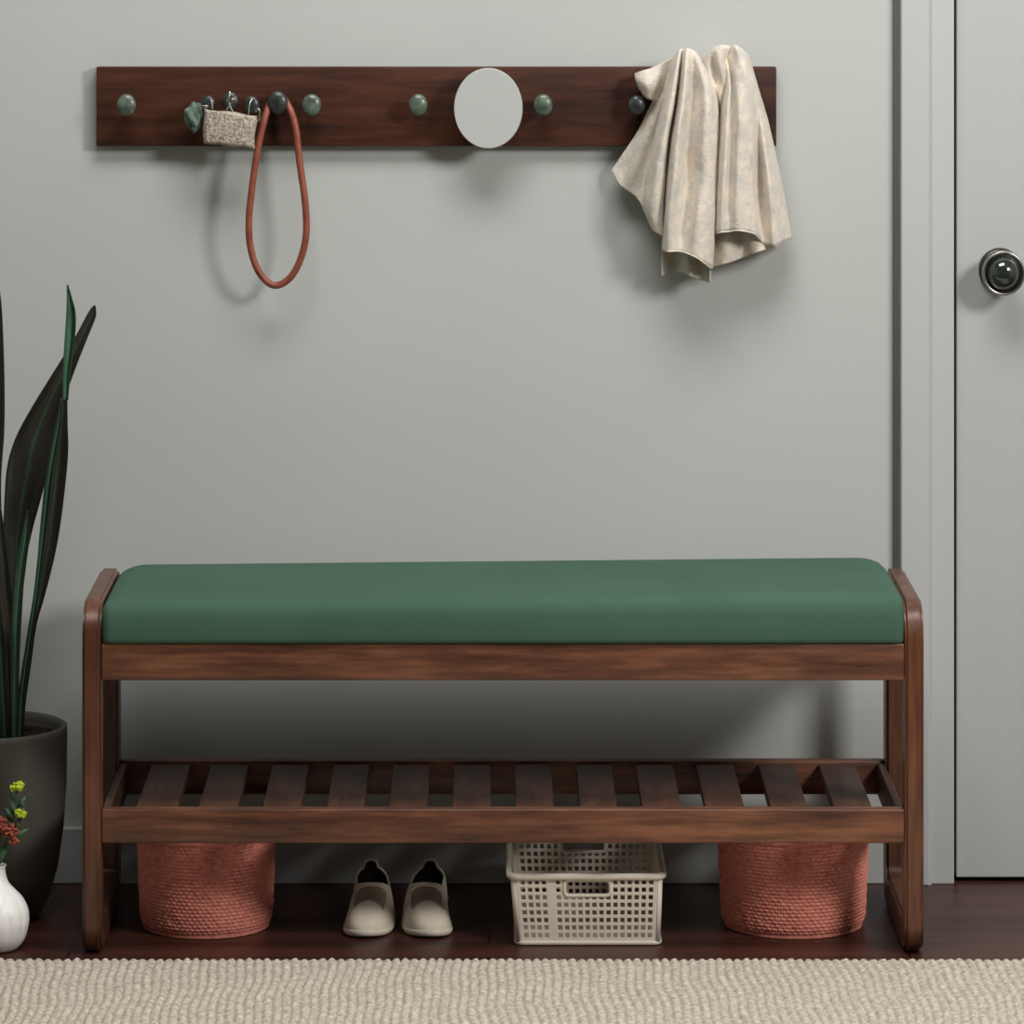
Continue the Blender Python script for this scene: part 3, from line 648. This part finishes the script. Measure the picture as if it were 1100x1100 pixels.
# ------------------------------------------------------------------ ivory lattice basket
by0, by1 = 0.066, 0.325; bH = 0.092
bxa, bxb = PX(555, by0), PX(708.5, by0); txa, txb = PX(549, by0), PX(711, by0)
bk = thing('plastic_basket', 'ivory plastic lattice storage basket with handle slots under the bench', 'basket', ((bxa + bxb) / 2, (by0 + by1) / 2, 0))
def lattice(name, p00, p10, p11, p01, nc, nr, hw, hh, handle=None, margin=(0.05, 0.07), solid=(), m=M['plastic']):
    """a panel with a grid of real holes; corners bottom-left, bottom-right, top-right, top-left"""
    bm = bmesh.new(); A = [Vector(p) for p in (p00, p10, p11, p01)]
    def pt(u, v): return (A[0] * (1 - u) + A[1] * u) * (1 - v) + (A[3] * (1 - u) + A[2] * u) * v
    us = [0.0]; vs = [0.0]
    for i in range(nc):
        c = margin[0] + (i + 0.5) * (1 - 2 * margin[0]) / nc; h = hw * (1 - 2 * margin[0]) / nc / 2; us += [c - h, c + h]
    us.append(1.0)
    for j in range(nr):
        c = margin[1] + (j + 0.5) * (0.97 - margin[1]) / nr; h = hh * (0.97 - margin[1]) / nr / 2; vs += [c - h, c + h]
    vs.append(1.0)
    G = [[bm.verts.new(pt(u, v)) for v in vs] for u in us]
    for i in range(len(us) - 1):
        for j in range(len(vs) - 1):
            hole = (i % 2 == 1) and (j % 2 == 1) and (i - 1) // 2 not in solid
            if handle:
                c0_, c1_, r0_ = handle
                ci, cj = (i - 1) / 2, (j - 1) / 2
                if c0_ <= ci <= c1_ and cj >= r0_: hole = (c0_ - 0.1 < ci < c1_ + 0.1 and cj > r0_ - 0.1 and j < len(vs) - 2)
            if not hole: bm.faces.new((G[i][j], G[i + 1][j], G[i + 1][j + 1], G[i][j + 1]))
    o = obj(name, bm, m, bk, False)
    s = o.modifiers.new('t', 'SOLIDIFY'); s.thickness = 0.0026; s.offset = 0
    b = o.modifiers.new('b', 'BEVEL'); b.width = 0.0007; b.segments = 2; b.limit_method = 'ANGLE'
    return o
def hole_box(xa, xb, c0_, c1_, r0_, nc=19, nr=8, mg=(0.02, 0.06), hw=0.6, hh=0.5):
    u = lambda i, s_: mg[0] + (i + 0.5) * (1 - 2 * mg[0]) / nc + s_ * hw * (1 - 2 * mg[0]) / nc / 2
    return xa + (xb - xa) * u(c0_, -1), xa + (xb - xa) * u(c1_, 1)
cr = 0.0055
fy = by0; fyt = by0 - 0.004
lattice('side_panel', (bxa + cr, fy, 0.003), (bxb - cr, fy, 0.003), (txb - cr, fyt, bH), (txa + cr, fyt, bH), 19, 8, 0.6, 0.58, (6, 12, 5.5), (0.02, 0.06), (4,))
lattice('side_panel', (bxa + cr, by1, 0.003), (bxb - cr, by1, 0.003), (txb - cr, by1 + .004, bH), (txa + cr, by1 + .004, bH), 19, 8, 0.6, 0.58, (6, 12, 5.5), (0.02, 0.06))
lattice('side_panel', (bxa, by0 + cr, 0.003), (bxa, by1 - cr, 0.003), (txa, by1 - cr, bH), (txa, by0 + cr, bH), 26, 8, 0.55, 0.5, None, (0.03, 0.06))
lattice('side_panel', (bxb, by0 + cr, 0.003), (bxb, by1 - cr, 0.003), (txb, by1 - cr, bH), (txb, by0 + cr, bH), 26, 8, 0.55, 0.5, None, (0.03, 0.06))
for sx, sy in ((0, 0), (1, 0), (1, 1), (0, 1)):                    # rounded corner posts
    bm = bmesh.new(); n = 6; B, Tt = [], []
    cx_b = (bxb - cr) if sx else (bxa + cr); cx_t = (txb - cr) if sx else (txa + cr)
    cy_b = (by1 - cr) if sy else (by0 + cr); cy_t = cy_b + (0.004 if sy else -0.004) * 0.9
    a0 = {(0, 0): 180, (1, 0): 270, (1, 1): 0, (0, 1): 90}[(sx, sy)]
    for i in range(n + 1):
        t = math.radians(a0 + 90 * i / n); B.append(bm.verts.new((cx_b + cr * math.cos(t), cy_b + cr * math.sin(t), 0.003))); Tt.append(bm.verts.new((cx_t + cr * math.cos(t), cy_t + cr * math.sin(t), bH)))
    for i in range(n): bm.faces.new((B[i], B[i + 1], Tt[i + 1], Tt[i]))
    o = obj('corner_post', bm, M['plastic'], bk, True); s = o.modifiers.new('t', 'SOLIDIFY'); s.thickness = 0.0026; s.offset = 0
def ringpath(xa, xb, ya, yb, z, r, n=8):
    out = []
    for sx, sy, a in ((xb - r, yb - r, 0), (xa + r, yb - r, 90), (xa + r, ya + r, 180), (xb - r, ya + r, 270)):
        for i in range(n + 1):
            t = math.radians(a + 90 * i / n); out.append((sx + r * math.cos(t), sy + r * math.sin(t), z))
    return out
bm = bmesh.new(); tube(bm, ringpath(txa - 0.002, txb + 0.002, fyt - 0.003, by1 + 0.007, bH, 0.013), 0.0046, 12, closed=True)
obj('rim', bm, M['plastic'], bk, True)
bm = bmesh.new(); tube(bm, ringpath(bxa, bxb, by0, by1, 0.0036, 0.010), 0.0034, 10, closed=True)
bx(bm, (bxa + 0.001, by0 + 0.001, 0.001), (bxb - 0.001, by1 - 0.001, 0.004))
obj('bottom_panel', bm, M['plastic'], bk)
for (Yf, cxp) in ((fyt + 0.0005, 632.5), (by1 + 0.003, 0)):        # raised borders round the handle slots
    ha, hb = hole_box((bxa + txa) / 2 + cr, (bxb + txb) / 2 - cr, 6, 12, 5)
    v0 = 0.06 + 6 * 0.91 / 8 - 0.25 * 0.91 / 8; v1 = 0.06 + 7.5 * 0.91 / 8 + 0.25 * 0.91 / 8
    z_a, z_b = 0.003 + v0 * (bH - 0.003), 0.003 + v1 * (bH - 0.003); hz = (z_a + z_b) / 2
    hp = ringpath(ha, hb, -(z_b - z_a) / 2, (z_b - z_a) / 2, 0, 0.006)
    bm = bmesh.new(); tube(bm, [(p[0], Yf, hz + p[1]) for p in hp], 0.0026, 8, closed=True)
    obj('handle_rim', bm, M['plastic'], bk, True)

# ------------------------------------------------------------------ slip-on shoes
def shoe(pxc, mir, label):
    ty = 0.100; L = 0.238; cx = PX(pxc, ty)
    root = thing('slip_on_shoe', label, 'shoe', (cx, ty + L / 2, 0), 'pair of slip-on shoes under the bench')
    nt, na = 150, 96
    T_ = [0.5 - 0.5 * math.cos(math.pi * i / (nt - 1)) for i in range(nt)]
    def sample(keys, t):
        c = catmull([(k,) for k in keys], 201); return float(c[int(t * 200)][0] * (1 - (t * 200) % 1) + c[min(200, int(t * 200) + 1)][0] * ((t * 200) % 1))
    wk = [0.0300, 0.0312, 0.0322, 0.0322, 0.0312, 0.0292, 0.0272, 0.0260, 0.0256, 0.0256, 0.0252]
    hk = [0.024, 0.032, 0.038, 0.045, 0.053, 0.057, 0.058, 0.056, 0.054, 0.054, 0.055]
    hw, ht = [], []
    for t in T_:
        q = 1.0
        if t < 0.20: q = (1 - (1 - t / 0.20) ** 2.4) ** (1 / 2.0)
        if t > 0.88: q = (1 - ((t - 0.88) / 0.12) ** 2.3) ** (1 / 2.2) if t < 1 else 0.0
        hw.append(max(sample(wk, t) * q, 0.0008))
        e_ = 1.0 if t > 0.12 else 0.42 + 0.58 * (1 - (1 - t / 0.12) ** 2) ** 0.5
        ht.append(sample(hk, t) * e_)
    def offx(t): return mir * (0.006 * math.sin(t * math.pi) - 0.003 * (1 - t) ** 2)
    def pos(i, j, grow=0.0):
        t = T_[i]; a = math.pi * j / na; q = 0.66 if t < 0.45 else 0.66 - 0.25 * min(1, (t - 0.45) * 3)
        ca, sa = math.cos(a), math.sin(a)
        x = max(hw[i] + grow, 0.0006) * (abs(ca) ** q) * (1 if ca >= 0 else -1) * (1.0 - 0.17 * sa * min(1, t * 5))
        z = 0.006 + (ht[i] + grow - 0.006) * sa ** (0.75 if t < 0.4 else 0.62)
        return Vector((cx + offx(t) + x, ty + L / 2 + (L / 2 + grow) * (2 * t - 1), z))
    def tt(i): return 0.5 - 0.5 * math.cos(math.pi * i / (nt - 1))
    def inopen(i, j):
        t = tt(i); a = j / na - 0.5
        if t < 0.40 or t > 0.985: return False
        k = (t - 0.40) / 0.585
        return abs(a) < 0.34 * math.sin(math.pi / 2 * min(1, k * 4)) ** 0.5 * (0.75 + 0.25 * math.sin(math.pi / 2 * min(1, (1 - k) * 6)))
    def intongue(i, j):
        t = tt(i); a = abs(j / na - 0.5)
        return 0.225 - 0.30 * a < t < 0.375 and a < 0.225
    def surf(test, grow):
        bm = bmesh.new(); V = {}
        def v(i, j):
            if (i, j) not in V: V[i, j] = bm.verts.new(pos(i, j, grow))
            return V[i, j]
        for i in range(nt - 1):
            for j in range(na):
                if test(i + 0.5, j + 0.5): bm.faces.new((v(i, j), v(i + 1, j), v(i + 1, j + 1), v(i, j + 1)))
        return bm
    o = obj('upper', surf(lambda i, j: not inopen(i, j) and not intongue(i, j), 0.0), M['canvas'], root, True)
    s = o.modifiers.new('t', 'SOLIDIFY'); s.thickness = 0.0022; s.offset = -1
    o = obj('tongue', surf(lambda i, j: (0.12 < tt(i) < 0.40) and abs(j / na - 0.5) < 0.27, -0.0018), M['gore'], root, True)
    s = o.modifiers.new('t', 'SOLIDIFY'); s.thickness = 0.001; s.offset = -1
    o = obj('lining', surf(lambda i, j: tt(i) > 0.37 and not inopen(i, j), -0.0030), M['lining'], root, True)
    s = o.modifiers.new('t', 'SOLIDIFY'); s.thickness = 0.0008; s.offset = -1
    # piping along the front of the opening
    bm = bmesh.new(); jj = list(range(int(na * 0.19), int(na * 0.81) + 1)); path = []
    for j in jj:
        i = next(i for i in range(nt) if inopen(i + 0.5, min(max(j, na * 0.19 + .5), na * 0.81 - .5))); path.append(pos(i, j, 0.0))
    path = [(path[max(k - 1, 0)] + path[k] * 2 + path[min(k + 1, len(path) - 1)]) / 4 for k in range(len(path))]
    tube(bm, path, 0.0014, 8)
    obj('piping', bm, M['canvas'], root, True)
    # sole: outline extruded
    bm = bmesh.new(); rings = []
    for z, g in ((0.0, -0.003), (0.001, -0.0005), (0.004, 0.0012), (0.0075, 0.001), (0.0092, -0.0008)):
        ring = []
        for side in (1, -1):
            rng_ = range(0, nt) if side == 1 else range(nt - 1, -1, -1)
            for i in rng_:
                t = T_[i]; yy = ty + L / 2 + (L / 2 + g + 0.0012) * (2 * t - 1)
                ring.append(bm.verts.new((cx + offx(t) + side * max(hw[i] * (1 + g / 0.03), 0.0004), yy, z + 0.003 * max(0, 1 - t * 7) ** 2)))
        rings.append(ring)
    for a, b in zip(rings, rings[1:]):
        n = len(a)
        for k in range(n): bm.faces.new((a[k], a[(k + 1) % n], b[(k + 1) % n], b[k]))
    bm.faces.new(rings[0][::-1]); bm.faces.new(rings[-1])
    obj('sole', bm, M['rubber'], root, True)
shoe(393.5, 1, 'beige canvas slip-on shoe, left one of the pair beside coral basket')
shoe(460.0, -1, 'beige canvas slip-on shoe, right one of the pair, nearer ivory basket')

# ------------------------------------------------------------------ rug
rw, rd = 2.5, 1.05; step = 0.002
xs = np.arange(-rw / 2, rw / 2, step); ys = np.concatenate([np.arange(0, 0.55, step), np.arange(0.55, rd, 0.004)])
XX, YY = np.meshgrid(xs, ys, indexing='ij')
rng = np.random.default_rng(11)
pitch = 0.0118
fan = XX + 0.004 * np.sin(YY * 9 + XX * 5) + 0.002 * np.sin(YY * 31 + XX * 17) - 0.10 * YY * np.clip(-XX - 0.1, 0, 1)
k = fan / pitch; ri = np.floor(k).astype(int); fx = k - ri
ri -= ri.min()
phase = rng.uniform(0, 1, ri.max() + 2); lp = 0.0086 * rng.uniform(0.9, 1.15, ri.max() + 2)
q = YY / lp[ri] + phase[ri]; qi = np.floor(q).astype(int); fq = q - qi
hj = rng.uniform(0.7, 1.15, (ri.max() + 2, qi.max() + 2))
ribh = np.sqrt(np.clip(1 - (2 * fx - 1) ** 2, 0, 1)); loop = np.sqrt(np.clip(1 - (1.85 * (fq - 0.5)) ** 2, 0.05, 1))
tilt = 0.85 + 0.15 * np.sin((fx + fq) * 6.28)
Z = 0.0045 + 0.0062 * ribh * (0.42 + 0.58 * loop * hj[ri, np.clip(qi, 0, qi.max())]) * tilt
edge = np.clip(np.minimum(YY, rd - YY) / 0.006, 0, 1); Z = Z * (0.4 + 0.6 * np.sqrt(edge))
edge_y = 0.0015 * (hj[ri, 0] - 1) * 3
co = np.stack([XX, -0.040 - YY + edge_y * (YY < 0.01), Z], -1).reshape(-1, 3)
nx, ny = XX.shape
me = np_mesh('rug', co, grid_faces(nx, ny))
b2 = bmesh.new(); b2.from_mesh(me)
be = [e_ for e_ in b2.edges if e_.is_boundary]
r = bmesh.ops.extrude_edge_only(b2, edges=be)
for g_ in r['geom']:
    if isinstance(g_, bmesh.types.BMVert): g_.co.z = 0.0003
b2.to_mesh(me); b2.free()
rug = obj_me('rug', me, M['rug'], None, True)
tag(rug, 'cream ribbed wool rug on dark floor in front of the bench', 'rug')
